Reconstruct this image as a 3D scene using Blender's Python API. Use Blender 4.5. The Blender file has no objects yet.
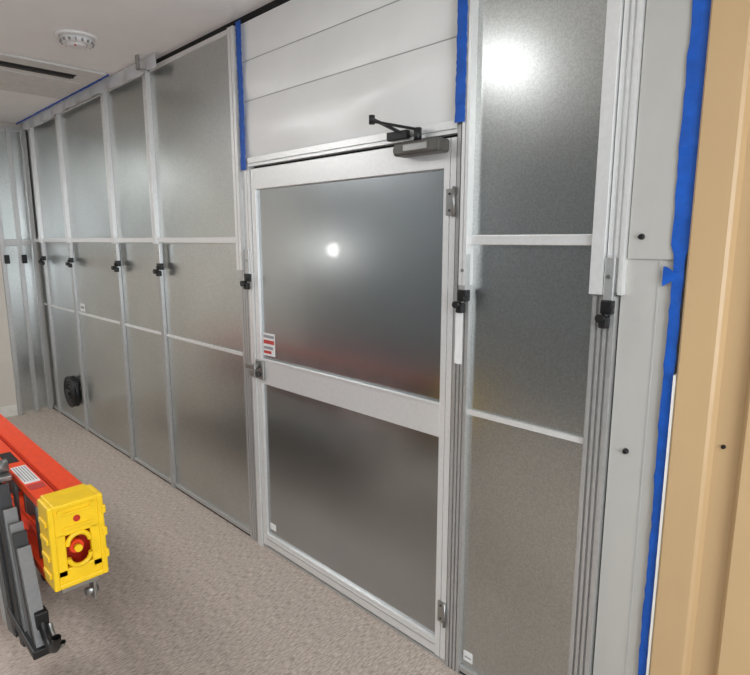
import bpy, bmesh, math, random
from mathutils import Vector, Matrix
random.seed(4)
scene=bpy.context.scene
scene.view_settings.view_transform='Standard'

# ------------------------------------------------------------ materials
def lin(c):
    return tuple(((v/255)/12.92 if v/255<=.04045 else ((v/255+.055)/1.055)**2.4) for v in c)+(1,)
def mat(name,rgb,rough=.5,metal=0,var=.06,scale=20,bump=0,bscale=200,stretch=(1,1,1),alpha=1,emit=0,rvar=0,spec=.5):
    m=bpy.data.materials.new(name);m.use_nodes=True
    nt=m.node_tree;N=nt.nodes;L=nt.links;b=N['Principled BSDF']
    c=lin(rgb)
    tc=N.new('ShaderNodeTexCoord');mp=N.new('ShaderNodeMapping');mp.inputs['Scale'].default_value=stretch
    L.new(tc.outputs['Object'],mp.inputs['Vector'])
    n=N.new('ShaderNodeTexNoise');n.inputs['Scale'].default_value=scale;n.inputs['Detail'].default_value=4
    L.new(mp.outputs[0],n.inputs['Vector'])
    r=N.new('ShaderNodeValToRGB')
    r.color_ramp.elements[0].position=.3;r.color_ramp.elements[1].position=.7
    r.color_ramp.elements[0].color=tuple(max(0,v*(1-var)) for v in c[:3])+(1,)
    r.color_ramp.elements[1].color=tuple(min(1,v*(1+var)) for v in c[:3])+(1,)
    L.new(n.outputs['Fac'],r.inputs[0]);L.new(r.outputs[0],b.inputs['Base Color'])
    b.inputs['Roughness'].default_value=rough;b.inputs['Metallic'].default_value=metal
    b.inputs['Specular IOR Level'].default_value=spec
    if bump:
        n2=N.new('ShaderNodeTexNoise');n2.inputs['Scale'].default_value=bscale;n2.inputs['Detail'].default_value=3
        L.new(mp.outputs[0],n2.inputs['Vector'])
        bp=N.new('ShaderNodeBump');bp.inputs['Strength'].default_value=bump;bp.inputs['Distance'].default_value=.01
        L.new(n2.outputs['Fac'],bp.inputs['Height']);L.new(bp.outputs[0],b.inputs['Normal'])
    if alpha<1: b.inputs['Alpha'].default_value=alpha
    if emit:
        b.inputs['Emission Color'].default_value=c;b.inputs['Emission Strength'].default_value=emit
    return m

def sheet_metal(name,rgb,rough,wav=.1,fine=.04,coat=0):
    m=bpy.data.materials.new(name);m.use_nodes=True
    nt=m.node_tree;N=nt.nodes;L=nt.links;b=N['Principled BSDF'];c=lin(rgb)
    tc=N.new('ShaderNodeTexCoord')
    v=N.new('ShaderNodeTexNoise');v.inputs['Scale'].default_value=190;v.inputs['Detail'].default_value=2;L.new(tc.outputs['Object'],v.inputs['Vector'])
    n=N.new('ShaderNodeTexNoise');n.inputs['Scale'].default_value=1.8;n.inputs['Detail'].default_value=5;L.new(tc.outputs['Object'],n.inputs['Vector'])
    r=N.new('ShaderNodeValToRGB')
    r.color_ramp.elements[0].position=.35;r.color_ramp.elements[1].position=.65
    r.color_ramp.elements[0].color=tuple(x*(1-fine) for x in c[:3])+(1,);r.color_ramp.elements[1].color=tuple(min(1,x*(1+fine)) for x in c[:3])+(1,)
    L.new(v.outputs['Fac'],r.inputs[0])
    r2=N.new('ShaderNodeValToRGB')
    r2.color_ramp.elements[0].position=.3;r2.color_ramp.elements[1].position=.7
    r2.color_ramp.elements[0].color=(.9,.9,.9,1);r2.color_ramp.elements[1].color=(1,1,1,1)
    L.new(n.outputs['Fac'],r2.inputs[0])
    mm=N.new('ShaderNodeMix');mm.data_type='RGBA';mm.blend_type='MULTIPLY';mm.inputs[0].default_value=1
    L.new(r.outputs[0],mm.inputs[6]);L.new(r2.outputs[0],mm.inputs[7]);L.new(mm.outputs[2],b.inputs['Base Color'])
    b.inputs['Roughness'].default_value=rough
    b.inputs['Metallic'].default_value=1
    if coat:
        b.inputs['Coat Weight'].default_value=coat;b.inputs['Coat Roughness'].default_value=.07
    n3=N.new('ShaderNodeTexNoise');n3.inputs['Scale'].default_value=2.5;n3.inputs['Detail'].default_value=0;L.new(tc.outputs['Object'],n3.inputs['Vector'])
    bp2=N.new('ShaderNodeBump');bp2.inputs['Strength'].default_value=wav;bp2.inputs['Distance'].default_value=.02
    bp1=N.new('ShaderNodeBump');bp1.inputs['Strength'].default_value=.035;bp1.inputs['Distance'].default_value=.001
    L.new(v.outputs['Fac'],bp1.inputs['Height']);L.new(bp1.outputs[0],bp2.inputs['Normal'])
    L.new(n3.outputs['Fac'],bp2.inputs['Height']);L.new(bp2.outputs[0],b.inputs['Normal'])
    return m

M={}
M['sheet']=sheet_metal('galvanized_sheet',(198,201,199),.28,.12,.10)
M['sheet_door']=sheet_metal('galvanized_sheet_door',(178,182,183),.25,.05,.05,.5)
M['alu']=mat('anodized_aluminium',(230,230,228),.36,.4,.03,60)
M['alu_dk']=mat('aluminium_extrusion',(192,192,190),.38,.65,.05,60)
M['bar_grey']=mat('weathered_extrusion',(118,118,117),.5,.6,.06,60)
M['groove']=mat('extrusion_slot',(70,70,68),.6,.3)
M['closer']=mat('door_closer_grey',(98,96,92),.4,.5)
M['white']=mat('white_vinyl',(238,238,235),.28,0,.02,6,.08,8)
M['seam']=mat('white_panel_seam',(176,176,172),.5)
M['grey']=mat('painted_grey_panel',(186,184,178),.42,.1,.03,5)
M['beige']=mat('beige_paint',(192,162,120),.40,0,.03,3)
M['beige_lt']=mat('light_beige_wall',(212,206,196),.7,0,.03,3)
M['wallgrey']=mat('slate_grey_wall_paint',(112,118,122),.7,0,.03,3)
M['cream']=mat('cream_strip',(226,224,216),.6)
M['blue']=mat('blue_masking_tape',(8,84,180),.55,0,.15,30,.2,60)
M['black']=mat('black_plastic',(20,20,21),.45)
M['dark']=mat('dark_gap_shade',(30,29,28),.9)  # near-black colour painted in for the shade inside gaps and the diffuser slot
M['ceil']=mat('ceiling_paint',(240,240,238),.85,0,.02,4,.05,150)
M['ceilgrid']=mat('diffuser_paint',(214,214,210),.6)
M['plastic']=mat('clear_plastic_sheeting',(218,221,223),.2,0,.05,10,alpha=.9)
M['orange']=mat('orange_fiberglass',(240,72,26),.38,0,.06,40)
M['red']=mat('dark_orange_fiberglass',(190,42,22),.45,0,.06,40)
M['yellow']=mat('yellow_plastic',(248,204,22),.42,0,.05,20)
M['label']=mat('white_label',(228,228,226),.5)
M['labelred']=mat('red_label_print',(190,60,55),.5)
M['labelgrey']=mat('label_print',(150,148,150),.5)
M['steel']=mat('zinc_steel',(165,165,162),.35,.9)
M['lens']=mat('lamp_lens',(255,252,248),.4,emit=34)
M['fill_glow']=mat('fill_pane_glow',(235,243,255),.3,emit=2.5)  # even glow for the added fill window behind the camera

def floor_mat():
    m=bpy.data.materials.new('vinyl_floor');m.use_nodes=True
    nt=m.node_tree;N=nt.nodes;L=nt.links;b=N['Principled BSDF']
    tc=N.new('ShaderNodeTexCoord');mp=N.new('ShaderNodeMapping');mp.inputs['Scale'].default_value=(5,1,1)
    L.new(tc.outputs['Object'],mp.inputs[0])
    n=N.new('ShaderNodeTexNoise');n.inputs['Scale'].default_value=34;n.inputs['Detail'].default_value=6;n.inputs['Roughness'].default_value=.75
    L.new(mp.outputs[0],n.inputs['Vector'])
    r=N.new('ShaderNodeValToRGB');e=r.color_ramp.elements
    e[0].position=.36;e[0].color=lin((134,121,111));e[1].position=.66;e[1].color=lin((214,202,191))
    x=e.new(.5);x.color=lin((182,168,156))
    L.new(n.outputs['Fac'],r.inputs[0])
    br=N.new('ShaderNodeTexBrick');br.inputs['Scale'].default_value=1;br.inputs['Brick Width'].default_value=1.2;br.inputs['Row Height'].default_value=.2
    br.inputs['Mortar Size'].default_value=.0012
    br.inputs['Color1'].default_value=(1,1,1,1);br.inputs['Color2'].default_value=(.97,.97,.97,1);br.inputs['Mortar'].default_value=(.9,.9,.9,1)
    L.new(tc.outputs['Object'],br.inputs['Vector'])
    mm=N.new('ShaderNodeMix');mm.data_type='RGBA';mm.blend_type='MULTIPLY';mm.inputs[0].default_value=1
    L.new(r.outputs[0],mm.inputs[6]);L.new(br.outputs[0],mm.inputs[7]);L.new(mm.outputs[2],b.inputs['Base Color'])
    b.inputs['Roughness'].default_value=.5
    bp=N.new('ShaderNodeBump');bp.inputs['Strength'].default_value=.12;bp.inputs['Distance'].default_value=.002
    L.new(n.outputs['Fac'],bp.inputs['Height']);L.new(bp.outputs[0],b.inputs['Normal'])
    return m
M['floor']=floor_mat()

# ------------------------------------------------------------ builder
class B:
    def __init__(s,name,parent=None):
        s.name=name;s.bm=bmesh.new();s.mats=[];s.parent=parent
    def mi(s,k):
        if k not in s.mats:s.mats.append(k)
        return s.mats.index(k)
    def box(s,x0,x1,y0,y1,z0,z1,k,bev=0,M4=None):
        r=bmesh.ops.create_cube(s.bm,size=1)
        vs=r['verts']
        for v in vs:
            v.co=Vector(((x0+x1)/2+v.co.x*(x1-x0),(y0+y1)/2+v.co.y*(y1-y0),(z0+z1)/2+v.co.z*(z1-z0)))
        fs=set(f for v in vs for f in v.link_faces)
        i=s.mi(k)
        for f in fs:f.material_index=i
        if bev:
            es=list(set(e for v in vs for e in v.link_edges))
            rr=bmesh.ops.bevel(s.bm,geom=es,offset=bev,segments=2,affect='EDGES',profile=.5)
            for f in rr['faces']:f.material_index=i
            vs=list(set(vs_ for f in rr['faces'] for vs_ in f.verts)|set(v for v in vs if v.is_valid))
        if M4:
            for v in vs:
                if v.is_valid:v.co=M4@v.co
        return s
    def cyl(s,p0,p1,r0,k,r1=None,seg=20,caps=True):
        p0=Vector(p0);p1=Vector(p1);d=p1-p0
        r1=r0 if r1 is None else r1
        mat4=Matrix.Translation((p0+p1)/2)@d.to_track_quat('Z','Y').to_matrix().to_4x4()
        r=bmesh.ops.create_cone(s.bm,cap_ends=caps,segments=seg,radius1=r0,radius2=r1,depth=d.length,matrix=mat4)
        i=s.mi(k)
        for f in set(f for v in r['verts'] for f in v.link_faces):
            f.material_index=i
            if len(f.verts)==4:f.smooth=True
        return s
    def prof(s,pts,z0,z1,k,axis='z',M4=None):
        def P(a,b,c):
            if axis=='z':v=Vector((a,b,c))
            elif axis=='x':v=Vector((c,a,b))
            else:v=Vector((a,c,b))
            return M4@v if M4 else v
        A=[s.bm.verts.new(P(a,b,z0)) for a,b in pts];C=[s.bm.verts.new(P(a,b,z1)) for a,b in pts]
        i=s.mi(k);n=len(pts);fs=[s.bm.faces.new(A),s.bm.faces.new(C)]
        for j in range(n):fs.append(s.bm.faces.new([A[j],A[(j+1)%n],C[(j+1)%n],C[j]]))
        for f in fs:f.material_index=i
        return s
    def grid(s,fn,nu,nv,k,smooth=True):
        V=[[s.bm.verts.new(fn(u/nu,v/nv)) for v in range(nv+1)] for u in range(nu+1)]
        i=s.mi(k)
        for u in range(nu):
            for v in range(nv):
                f=s.bm.faces.new([V[u][v],V[u+1][v],V[u+1][v+1],V[u][v+1]]);f.material_index=i;f.smooth=smooth
        return s
    def torus(s,c,R,r,k,ax='y',a0=0,a1=2*math.pi,n=28,m=8):
        c=Vector(c)
        def fn(u,v):
            a=a0+(a1-a0)*u;b=2*math.pi*v
            q=Vector(((R+r*math.cos(b))*math.cos(a),(R+r*math.cos(b))*math.sin(a),r*math.sin(b)))
            if ax=='y':q=Vector((q.x,q.z,q.y))
            elif ax=='x':q=Vector((q.z,q.x,q.y))
            return c+q
        return s.grid(fn,n,m,k)
    def done(s):
        bmesh.ops.recalc_face_normals(s.bm,faces=s.bm.faces)
        me=bpy.data.meshes.new(s.name);s.bm.to_mesh(me);s.bm.free()
        for k in s.mats:me.materials.append(M[k])
        o=bpy.data.objects.new(s.name,me);scene.collection.objects.link(o)
        if s.parent:o.parent=s.parent
        return o
def empty(name):
    o=bpy.data.objects.new(name,None);scene.collection.objects.link(o);return o

def slotted(x0,x1,yf,yb,n,slot=.006,dep=.008):
    w=x1-x0;pts=[(x0,yb),(x0,yf)]
    for i in range(n):
        c=x0+w*(i+1)/(n+1)
        pts+=[(c-slot/2,yf),(c-slot/2,yf+dep),(c+slot/2,yf+dep),(c+slot/2,yf)]
    pts+=[(x1,yf),(x1,yb)]
    return pts

XL,XR,YB,ZC=-6.12,1.6,-3.2,2.7
# ------------------------------------------------------------ shell
B('floor').box(XL-.1,XR+.1,YB-.1,.1,-.05,0,'floor').done()
B('ceiling').box(XL-.1,XR+.1,YB-.1,.1,ZC,ZC+.05,'ceil').done()
B('wall_north').box(XL-.1,XR+.1,.045,.1,0,ZC,'beige_lt').done()
B('wall_south').box(XL-.1,XR+.1,YB-.1,YB,0,ZC,'wallgrey').done()
B('wall_west').box(XL-.1,XL,YB,.045,0,ZC,'beige_lt').done()
B('wall_east').box(XR,XR+.1,YB,.045,0,ZC,'beige_lt').done()
B('ceiling_gap_shade').box(XL+.05,-.47,.0,.044,2.655,2.699,'dark').done()  # dark strip stands in for the shaded gap between partition and ceiling

# ------------------------------------------------------------ partition bays
bays=[(XL+.01,-5.925),(-5.875,-5.18),(-5.13,-4.205),(-4.155,-3.535),(-3.485,-2.575),(-1.13,-.70)]
for (a,b) in bays:
    e=empty('metal_partition_panel')
    B('upper_sheet',e).box(a,b,-.012,-.004,1.665,2.645,'sheet').done()
    B('middle_sheet',e).box(a,b,-.002,.006,1.055,1.64,'sheet').done()
    B('lower_sheet',e).box(a,b,-.002,.006,.035,1.045,'sheet').done()
    q=B('rails',e)
    q.box(a,b,-.026,.004,1.636,1.668,'alu',.003)
    q.prof([( -.014,1.041),(-.014,1.058),(-.003,1.058),(-.003,1.052),(-.010,1.052),(-.010,1.047),(-.003,1.047),(-.003,1.041)],a,b,'alu','x')
    q.box(a,b,-.016,.008,.012,.034,'alu_dk',.002)
    q.box(a,b,-.012,.0,.0,.012,'dark')
    q.box(a,b,-.022,.004,2.643,2.662,'alu')
    q.done()

def clamp(e,x,z=1.47,y=-.045,s=1):
    q=B('clamp',e)
    q.box(x-.018*s,x+.018*s,y-.004,y+.02,z+.03,z+.155,'alu_dk',.003)
    q.box(x-.022*s,x+.022*s,y-.010,y+.02,z-.005,z+.035,'black',.004)
    q.cyl((x-.008,y-.006,z-.015),(x-.008,y-.034,z-.015),.012*s,'black',.015*s)
    q.cyl((x+.016,y-.008,z+.01),(x+.016,y-.026,z+.01),.009*s,'black')
    q.box(x-.022*s,x+.010*s,y-.018,y+.01,z-.045,z-.012,'black',.005)
    q.cyl((x,y-.008,z+.1),(x,y-.002,z+.1),.006,'steel')
    q.done()

for i,x in enumerate([-5.90,-5.155,-4.18,-3.51]):
    e=empty('telescoping_post')
    B('outer_tube',e).prof(slotted(x-.024,x+.024,-.040,.01,1),1.63,2.66,'alu').done()
    B('inner_tube',e).prof(slotted(x-.02,x+.02,-.025,.01,2,.004),.0,1.64,'alu_dk').done()
    q=B('head_bracket',e);q.box(x-.03,x+.03,-.05,.0,2.662,2.698,'steel',.003).done()
    clamp(e,x+.06,1.475)
q=B('ceiling_hook',e);q.box(-3.43,-3.40,-.12,-.105,2.62,2.699,'steel',.003).box(-3.43,-3.40,-.12,-.05,2.62,2.63,'steel',.002).done()

# post left of the door
e=empty('telescoping_post')
B('outer_tube',e).prof(slotted(-2.575,-2.525,-.034,.01,1),1.50,2.66,'alu').done()
B('inner_tube',e).prof(slotted(-2.57,-2.485,-.02,.01,3,.005),0,1.50,'alu_dk').done()
B('filler',e).box(-2.525,-2.485,-.012,.01,1.5,2.66,'alu_dk').done()
clamp(e,-2.48,1.45,-.03)
# post right of the door
e=empty('telescoping_post')
B('outer_tube',e).prof(slotted(-1.158,-1.13,-.045,.01,1,.004),1.50,2.66,'alu').done()
B('inner_tube',e).prof(slotted(-1.192,-1.13,-.022,.01,3,.006),0,1.50,'alu_dk').done()
B('side_tube',e).prof(slotted(-1.192,-1.16,-.022,.01,1,.006),1.50,2.03,'alu_dk').done()
B('sticker_strip',e).box(-1.182,-1.152,-.0245,-.0222,1.22,1.44,'label').done()
clamp(e,-1.142,1.45,-.04,.8)
# post right of the last panel
e=empty('telescoping_post')
B('outer_tube',e).prof(slotted(-.70,-.664,-.045,.01,0),1.50,2.66,'alu').done()
B('outer_channel',e).prof(slotted(-.66,-.615,-.03,.01,2,.008,.012),1.50,2.66,'alu').done()
B('inner_tube',e).prof(slotted(-.695,-.63,-.028,.01,3,.008,.012),0,1.50,'alu_dk').done()
B('saddle',e).box(-.70,-.63,-.035,.0,1.495,1.505,'steel').done()
clamp(e,-.648,1.45,-.035,.8)

# ------------------------------------------------------------ painted filler panels
e=empty('painted_filler_panel')
B('lower_plate',e).box(-.625,-.47,-.004,.01,0,2.66,'grey').done()
B('upper_plate',e).box(-.612,-.492,-.012,-.005,1.60,2.66,'grey',.002).done()
B('seam_cover',e).box(-.53,-.526,-.006,-.003,0,1.6,'seam').done()
q=B('screw_knobs',e)
for x,z,y in[(-.578,1.66,-.012),(-.578,1.05,-.004)]:
    q.cyl((x,y,z),(x,y-.012,z),.0085,'black',.006)
q.done()

# ------------------------------------------------------------ transom
e=empty('transom_panel')
for i,(z0,z1) in enumerate([(2.04,2.308),(2.312,2.488),(2.492,2.66)]):
    def fn(u,v,z0=z0,z1=z1,i=i):
        bow=.006*math.sin(v*math.pi)+.004*math.sin(u*7+i*2)*math.sin(v*math.pi)
        if i==0: bow+=.03*math.exp(-((u-.75)/.15)**2)*math.sin(v*math.pi)*(v)
        return Vector((-2.50+u*1.31,-.012-bow,z0+(z1-z0)*v))
    B('vinyl_sheet_%d'%(i+1),e).grid(fn,60,14,'white').done()
q=B('seam_strips',e)
q.box(-2.50,-1.19,-.010,-.002,2.306,2.314,'seam').box(-2.50,-1.19,-.010,-.002,2.486,2.494,'seam').box(-2.50,-1.19,.0,.01,2.04,2.66,'seam').done()

# ------------------------------------------------------------ door frame + door
e=empty('trim_2')
q=B('door_frame',e)
q.prof(slotted(-2.482,-2.445,-.026,.01,1,.004),0,2.045,'alu')
q.prof([(-.028,2.004),(-.028,2.014),(-.02,2.014),(-.02,2.02),(-.028,2.02),(-.028,2.045),(.01,2.045),(.01,2.004)],-2.445,-1.192,'alu','x')
q.box(-2.445,-1.195,-.016,.005,.0,.012,'alu_dk')
q.box(-2.44,-1.20,.004,.01,1.995,2.01,'dark')
q.done()
d=empty('door_1')
B('upper_panel',d).box(-2.41,-1.247,-.004,.004,1.05,1.90,'sheet_door').done()
B('lower_panel',d).box(-2.41,-1.247,-.004,.004,.08,.93,'sheet_door').done()
q=B('stiles_and_rails',d)
q.box(-2.440,-2.406,-.018,.008,.016,1.993,'alu',.002)
q.prof(slotted(-1.25,-1.198,-.018,.008,1,.004),.016,1.993,'alu')
q.box(-2.407,-1.25,-.018,.008,1.895,1.993,'alu',.002)
q.box(-2.407,-1.25,-.018,.008,.925,1.055,'alu',.002)
q.box(-2.407,-1.25,-.024,-.014,1.049,1.058,'alu',.002)
q.box(-2.407,-1.25,-.018,.008,.02,.085,'alu',.002)
q.box(-2.407,-1.25,-.021,-.017,.058,.064,'alu_dk')
q.done()
q=B('hinges',d)
for z in(1.78,.22):
    q.box(-1.236,-1.200,-.023,-.017,z-.045,z+.045,'steel',.002)
    q.cyl((-1.197,-.030,z-.05),(-1.197,-.030,z+.05),.006,'steel')
    for k in(-.028,.028):q.cyl((-1.22,-.026,z+k),(-1.22,-.022,z+k),.004,'groove')
q.done()
q=B('latch',d)
q.box(-2.435,-2.37,-.034,-.018,.95,1.05,'steel',.004)
q.cyl((-2.405,-.034,1.02),(-2.405,-.069,1.02),.013,'steel')
q.box(-2.47,-2.385,-.074,-.059,1.005,1.035,'steel',.005)
q.box(-2.475,-2.43,-.046,-.024,.955,.995,'steel',.004)
q.cyl((-2.40,-.034,.975),(-2.40,-.050,.975),.011,'groove')
q.done()
q=B('warning_label',d)
q.box(-2.40,-2.30,-.0055,-.0042,1.075,1.19,'label')
q.box(-2.395,-2.305,-.0060,-.0054,1.135,1.155,'labelred').box(-2.395,-2.33,-.0060,-.0054,1.085,1.10,'labelred').box(-2.395,-2.305,-.006,-.0054,1.165,1.18,'labelgrey').box(-2.395,-2.315,-.006,-.0054,1.108,1.122,'labelgrey')
q.box(-2.39,-2.34,-.0055,-.0042,.12,.155,'label').done()
q=B('door_closer',d)
q.box(-1.43,-1.225,-.085,-.020,1.945,1.990,'closer',.008)
q.box(-1.38,-1.27,-.090,-.080,1.955,1.98,'steel',.003)
q.cyl((-1.34,-.055,1.985),(-1.34,-.055,2.035),.014,'black')
q.cyl((-1.43,-.055,1.967),(-1.44,-.055,1.967),.018,'black')
def bar(q,p0,p1,w,h,k):
    p0=Vector(p0);p1=Vector(p1);dd=p1-p0
    M4=Matrix.Translation((p0+p1)/2)@dd.to_track_quat('X','Z').to_matrix().to_4x4()
    q.box(-dd.length/2,dd.length/2,-w/2,w/2,-h/2,h/2,k,.0015,M4)
bar(q,(-1.34,-.055,2.03),(-1.50,-.12,2.07),.022,.008,'black')
bar(q,(-1.50,-.12,2.078),(-1.43,-.03,2.03),.022,.008,'black')
q.cyl((-1.50,-.12,2.06),(-1.50,-.12,2.09),.011,'black')
q.box(-1.50,-1.40,-.045,-.02,2.01,2.04,'black',.003)
q.done()

# small labels
B('paper_label').box(-1.12,-1.08,-.0045,-.0022,.06,.10,'label').box(-1.115,-1.085,-.005,-.0044,.075,.08,'labelgrey').done()
B('paper_label').box(-5.08,-4.98,-.0045,-.0022,1.07,1.13,'label').box(-5.07,-4.99,-.005,-.0044,1.09,1.11,'labelgrey').done()

# ------------------------------------------------------------ blue tape
def tape(name,axis,c,w,a,b,y,jit=.003,n=60,wfn=None):
    rnd=[random.uniform(-1,1) for _ in range(n+1)];r2=[random.uniform(-1,1) for _ in range(n+1)]
    def fn(u,v):
        i=int(round(u*n));t=a+(b-a)*u
        ww=w*(wfn(t) if wfn else 1)
        off=c+(v-.5)*ww+jit*((rnd[i] if v<.5 else r2[i])*.7+.3*math.sin(t*9))
        yy=y-.002-.003*abs(rnd[i])*math.sin(v*math.pi)-.001*abs(r2[i])
        return Vector((off,yy,t)) if axis=='z' else Vector((t,yy,off))
    return B(name).grid(fn,n,4,'blue',False).done()
tape('blue_masking_tape','z',-2.478,.045,1.99,2.668,-.030,.003)
tape('blue_masking_tape','z',-1.165,.040,2.03,2.69,-.047,.002)
tape('blue_masking_tape','z',-.478,.028,0,2.69,-.016,.0025,110,lambda t:1.6 if t>1.62 and t<2.3 else (1.3 if t>=2.3 else (.8 if t<1 else 1)))
q=B('blue_masking_tape')
q.grid(lambda u,v:Vector((-.515+.05*u,-.018-.006*math.sin(u*3)*v,1.53+.03*u*(1-v)+.045*v+.008*math.sin(u*5+v)*v)),10,4,'blue',False).done()
tape('blue_masking_tape','x',2.69,.014,-6.1,-3.9,-.085,.002,70)

# ------------------------------------------------------------ plastic sheeting band at the top-left
rn=[random.uniform(-1,1) for _ in range(121)]
def film(u,v):
    i=int(round(u*120));x=-5.98+u*2.70
    return Vector((x,-.068-.007*math.sin(u*60)*(.2+v)-.004*rn[i]*v,2.692-v*(.070+.007*math.sin(u*9)+.004*rn[i])))
B('plastic_sheeting').grid(film,120,6,'plastic').done()

# ------------------------------------------------------------ far (west) panelling
e=empty('metal_partition_panel')
x=XL
B('upper_sheet',e).box(x+.004,x+.012,-1.5,-.02,1.66,2.62,'sheet').done()
B('lower_sheet',e).box(x+.004,x+.012,-.30,-.02,.03,1.64,'sheet').done()
q=B('frame',e)
for yy in(-.30,-.16,-.04):
    q.box(x,x+.04,yy-.018,yy+.018,.0,2.66,'alu_dk',.003)
q.box(x,x+.035,-1.5,-.02,1.60,1.66,'alu_dk',.003)
q.box(x,x+.03,-1.5,-.02,2.62,2.66,'alu_dk')
for yy in(-.28,-.14):
    q.box(x+.04,x+.07,yy-.02,yy+.02,1.44,1.52,'black',.006)
q.done()
B('baseboard_west').box(x,x+.015,-3.2,-.32,0,.1,'cream').done()

q=B('round_hose_port')
c=(-5.33,-.03,.33)
q.cyl((c[0],-.028,c[2]),(c[0],-.07,c[2]),.14,'black',.135,32)
for R in(.13,.105,.08,.05):q.torus((c[0],-.073,c[2]),R,.011,'black')
q.cyl((c[0],-.05,c[2]),(c[0],-.10,c[2]),.03,'black')
q.torus((c[0],-.08,c[2]),.09,.012,'black','x',-math.pi/2,math.pi/2)
q.done()

# ------------------------------------------------------------ beige hollow-metal jamb
pts=[(-.455,.044),(-.455,-.03),(-.45,-.035),(-.372,-.035),(-.364,-.03),(-.355,-.015),(-.30,-.012),(-.294,-.018),(-.29,-.04),(-.285,-.045),(-.1,-.045),(-.095,-.04),(-.095,-.02),(1.55,-.02),(1.55,.044)]
e=empty('trim_3')
B('hollow_metal_jamb',e).prof(pts,0,2.698,'beige').done()
B('caulk_edge',e).box(-.462,-.456,-.034,.044,0,1.3,'cream').done()
B('jamb_screw',e).cyl((-.335,-.0125,1.13),(-.335,-.022,1.13),.006,'black',.004).done()

# ------------------------------------------------------------ ceiling fittings
q=B('smoke_detector')
cx,cy=-3.34,-.46
q.cyl((cx,cy,2.70),(cx,cy,2.688),.105,'ceil',.10,32).cyl((cx,cy,2.688),(cx,cy,2.660),.085,'label',.07,32)
q.cyl((cx,cy,2.66),(cx,cy,2.648),.05,'label',.04,32)
for k in range(16):
    a=k*math.pi/8
    q.box(.055,.082,-.004,.004,-.006,.006,'labelgrey',0,Matrix.Translation((cx,cy,2.668))@Matrix.Rotation(a,4,'Z'))
q.cyl((cx+.03,cy-.02,2.65),(cx+.03,cy-.02,2.645),.006,'labelred',seg=10)
q.done()
q=B('air_diffuser')
q.box(-4.78,-3.90,-1.35,-.11,2.684,2.6995,'ceilgrid',.003)
q.box(-4.14,-4.03,-1.30,-.24,2.682,2.685,'dark')
q.box(-4.10,-4.08,-1.30,-.24,2.676,2.686,'groove')
q.box(-4.74,-4.22,-1.30,-.15,2.680,2.685,'ceilgrid',.002)
q.done()

def area(name,loc,sx,sy,p,col=(.985,.99,1),shape='RECTANGLE',parent=None,rot=(0,0,0)):
    l=bpy.data.lights.new(name,'AREA');l.shape=shape;l.size=sx;l.size_y=sy;l.energy=p;l.color=col
    o=bpy.data.objects.new(name,l);scene.collection.objects.link(o);o.location=loc;o.rotation_euler=rot
    if parent:o.parent=parent
    return o
e=empty('recessed_downlight')
B('trim_ring',e).torus((-1.95,-1.47,2.695),.12,.012,'label','z').done()
area('lamp',(-1.95,-1.47,2.688),.22,.22,5.5,shape='DISK',parent=e)
for (x,y,p) in[(-4.3,-2.2,54),(.5,-2.3,37)]:
    e=empty('ceiling_troffer_light')
    q=B('housing',e)
    q.box(x-.62,x+.62,y-.32,y-.30,2.68,2.699,'label').box(x-.62,x+.62,y+.30,y+.32,2.68,2.699,'label').box(x-.62,x-.60,y-.3,y+.3,2.68,2.699,'label').box(x+.60,x+.62,y-.3,y+.3,2.68,2.699,'label').done()
    area('tube',(x,y,2.692),1.2,.6,p,parent=e)
e=empty('added_fill_window')  # added window behind the camera, put in to light ceiling and panels
q=B('frame',e)
q.box(XR-.04,XR-.002,-2.7,-2.64,.7,2.2,'label').box(XR-.04,XR-.002,-.66,-.60,.7,2.2,'label').box(XR-.04,XR-.002,-2.7,-.6,.64,.70,'label').box(XR-.04,XR-.002,-2.7,-.6,2.2,2.26,'label').done()
B('fill_glow_pane',e).box(XR-.012,XR-.004,-2.64,-.66,.7,2.2,'fill_glow').done()
area('fill_light',(XR-.03,-1.65,1.45),1.9,1.4,40,(.88,.94,1),parent=e,rot=(0,math.radians(90),0))  # added fill lamp, no known daylight source here
q=B('wall_lamp')
q.cyl((-5.47,YB,1.53),(-5.47,YB+.03,1.53),.10,'label').cyl((-5.47,YB+.03,1.53),(-5.47,YB+.07,1.53),.085,'lens',.07).done()

# ------------------------------------------------------------ folded stepladder on its side
e=empty('stepladder')
X0,X1=-4.95,-2.0
def channel(q,yc,w,z0,z1,up,k):
    t=.006
    if up: pts=[(yc-w/2,z0),(yc-w/2,z1),(yc+w/2,z1),(yc+w/2,z0),(yc+w/2-t,z0),(yc+w/2-t,z1-t),(yc-w/2+t,z1-t),(yc-w/2+t,z0)]
    else: pts=[(yc-w/2,z1),(yc-w/2,z0),(yc+w/2,z0),(yc+w/2,z1),(yc+w/2-t,z1),(yc+w/2-t,z0+t),(yc-w/2+t,z0+t),(yc-w/2+t,z1)]
    q.prof(pts,X0,X1,k,'x')
q=B('rails',e)
channel(q,-1.045,.075,.772,.80,True,'orange')
channel(q,-1.125,.062,.765,.793,True,'orange')
q.prof([(-1.088,.775),(-1.088,.79),(-1.084,.79),(-1.084,.775)],X0,X1,'red','x')
channel(q,-1.045,.075,.50,.53,False,'orange')
channel(q,-1.125,.062,.50,.53,False,'orange')
q.done()
q=B('steps',e)
xx=X0+.25
while xx<X1-.2:
    q.box(xx,xx+.012,-1.08,-1.01,.51,.79,'bar_grey').box(xx,xx+.03,-1.08,-1.075,.51,.79,'bar_grey').box(xx,xx+.03,-1.015,-1.01,.51,.79,'bar_grey')
    q.cyl((xx+.1,-1.125,.51),(xx+.1,-1.125,.785),.009,'bar_grey')
    xx+=.30
q.done()
q=B('top_cap',e)
q.box(-2.02,-1.91,-1.165,-1.145,.52,.812,'yellow',.006)
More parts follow.
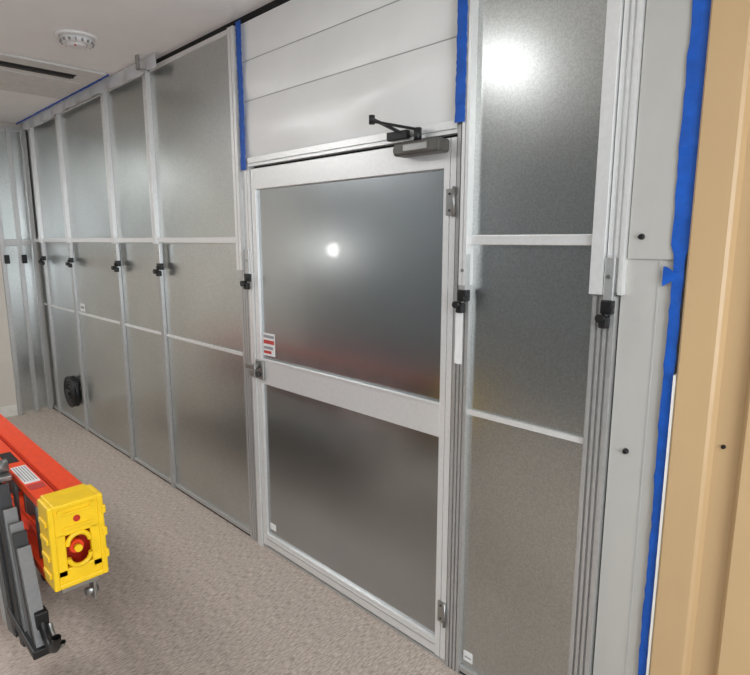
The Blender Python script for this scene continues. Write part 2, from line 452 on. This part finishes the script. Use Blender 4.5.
q.box(-2.02,-1.91,-1.015,-.995,.52,.812,'yellow',.006)
q.box(-2.04,-1.91,-1.15,-1.01,.795,.812,'yellow',.005)
q.box(-2.02,-1.91,-1.15,-1.01,.52,.54,'yellow',.006)
q.box(-1.935,-1.915,-1.15,-1.01,.70,.80,'yellow',.004)
q.box(-1.935,-1.915,-1.15,-1.01,.535,.585,'yellow',.004)
q.box(-1.935,-1.915,-1.15,-1.118,.56,.71,'yellow',.004)
q.box(-1.935,-1.915,-1.042,-1.01,.56,.71,'yellow',.004)
q.box(-2.0,-1.99,-1.145,-1.015,.54,.79,'red')
q.torus((-1.915,-1.08,.665),.034,.008,'yellow','x',0,math.pi)
q.torus((-1.915,-1.08,.620),.034,.008,'yellow','x',math.pi,2*math.pi)
q.cyl((-1.99,-1.08,.64),(-1.94,-1.08,.64),.022,'orange').cyl((-1.94,-1.08,.64),(-1.92,-1.08,.64),.012,'yellow')
q.box(-1.918,-1.909,-1.125,-1.035,.722,.730,'yellow',.002).box(-1.918,-1.909,-1.125,-1.035,.772,.780,'yellow',.002)
q.cyl((-1.917,-1.08,.751),(-1.9125,-1.08,.751),.011,'red')
for zz in(.555,.785):
    for yy in(-1.13,-1.03):q.cyl((-1.916,yy,zz),(-1.910,yy,zz),.009,'yellow')
for zz in(.56,.62,.68,.74):q.box(-2.0,-1.93,-1.171,-1.163,zz,zz+.018,'yellow',.003)
for zz in(.58,.66,.74):q.box(-1.98,-1.905,-1.005,-.990,zz,zz+.03,'yellow',.004)
q.done()
q=B('labels',e)
q.box(-2.42,-2.22,-1.150,-1.10,.7932,.7945,'label')
for k in range(5):q.box(-2.41,-2.24,-1.145+.009*k,-1.141+.009*k,.7944,.7952,'labelgrey')
q.box(-2.20,-2.15,-1.150,-1.10,.7932,.7945,'labelred')
q.box(-2.62,-2.48,-1.148,-1.105,.7932,.7945,'black')
q.done()
q=B('spreader_bracket',e)
q.box(-2.0,-1.93,-1.14,-1.02,.495,.52,'steel',.004).box(-1.99,-1.94,-1.04,-1.03,.42,.50,'steel',.003).cyl((-1.965,-1.06,.45),(-1.965,-1.02,.45),.014,'steel').done()

e=empty('utility_cart')
q=B('frame',e)
for xx in(-4.6,-2.95):
    for yy in(-1.45,-.95):
        q.box(xx-.02,xx+.02,yy-.02,yy+.02,.12,.50,'alu_dk',.003)
for yy in(-1.45,-.95):q.box(-4.62,-2.93,yy-.02,yy+.02,.45,.498,'alu_dk',.003)
q.box(-4.62,-2.93,-1.45,-.95,.455,.485,'steel',.002)
q.box(-4.62,-2.93,-1.45,-.95,.16,.18,'steel',.002)
q.done()
q=B('casters',e)
for xx in(-4.6,-2.95):
    for yy in(-1.45,-.95):
        q.cyl((xx,yy-.015,.05),(xx,yy+.015,.05),.05,'black',seg=24).box(xx-.03,xx+.03,yy-.022,yy+.022,.09,.122,'steel')
        q.box(xx-.015,xx+.015,yy-.024,yy-.018,.04,.10,'steel').box(xx-.015,xx+.015,yy+.018,yy+.024,.04,.10,'steel')
q.done()

# bundle of spare slotted extrusions strapped beside the ladder
e=empty('spare_extrusion_bundle')
D=.075
def slant(q,xt,xb,yc,w,zt,zb,k,n=2):
    pr=slotted(-w/2,w/2,-.02,.02,n,.006,.01)
    A=Vector((xt+D,yc,zt));C=Vector((xb+D,yc,zb));dd=(A-C)
    M4=Matrix.Translation(C)@Matrix.Rotation(math.atan2(dd.x,dd.z),4,'Y')
    q.prof(pr,0,dd.length,k,'z',M4)
q=B('bars',e)
slant(q,-2.18,-2.06,-1.20,.026,.62,.30,'bar_grey',1)
slant(q,-2.215,-2.095,-1.20,.024,.66,.28,'black',1)
slant(q,-2.255,-2.13,-1.20,.034,.68,.28,'bar_grey',2)
slant(q,-2.30,-2.17,-1.205,.030,.72,.26,'bar_grey',1)
slant(q,-2.36,-2.215,-1.21,.050,.79,.24,'black',2)
slant(q,-2.42,-2.27,-1.20,.040,.77,.22,'bar_grey',2)
slant(q,-2.475,-2.32,-1.21,.045,.79,.22,'black',1)
slant(q,-2.55,-2.39,-1.21,.07,.76,.20,'bar_grey',3)
slant(q,-2.66,-2.47,-1.21,.07,.76,.20,'alu_dk',3)
q.done()
q=B('clips',e)
q.cyl((-2.36,-1.24,.83),(-2.36,-1.17,.83),.026,'steel').cyl((-2.36,-1.24,.80),(-2.42,-1.24,.80),.012,'steel')
q.box(-2.40,-2.30,-1.225,-1.17,.79,.81,'steel',.004)
q.box(-2.30,-1.96,-1.235,-1.165,.285,.315,'black',.004)
q.torus((-1.93,-1.19,.42),.085,.014,'black','y',-math.pi*.85,-.1)
q.torus((-1.93,-1.17,.42),.085,.008,'steel','y',-math.pi*.8,-.5)
q.box(-2.04,-1.995,-1.21,-1.17,.31,.42,'black',.004)
q.done()

# ------------------------------------------------------------ world + camera
w=bpy.data.worlds.new('w');scene.world=w;w.use_nodes=True
w.node_tree.nodes['Background'].inputs[0].default_value=(.5,.5,.5,1);w.node_tree.nodes['Background'].inputs[1].default_value=.3
cam=bpy.data.cameras.new('camera');co=bpy.data.objects.new('camera',cam);scene.collection.objects.link(co);scene.camera=co
cam.sensor_width=36;cam.lens=565/750*36;cam.clip_start=.02
co.location=(0,-1.62,1.65)
co.rotation_euler=(math.radians(90)-math.atan(97/565),0,math.radians(90-45.3))
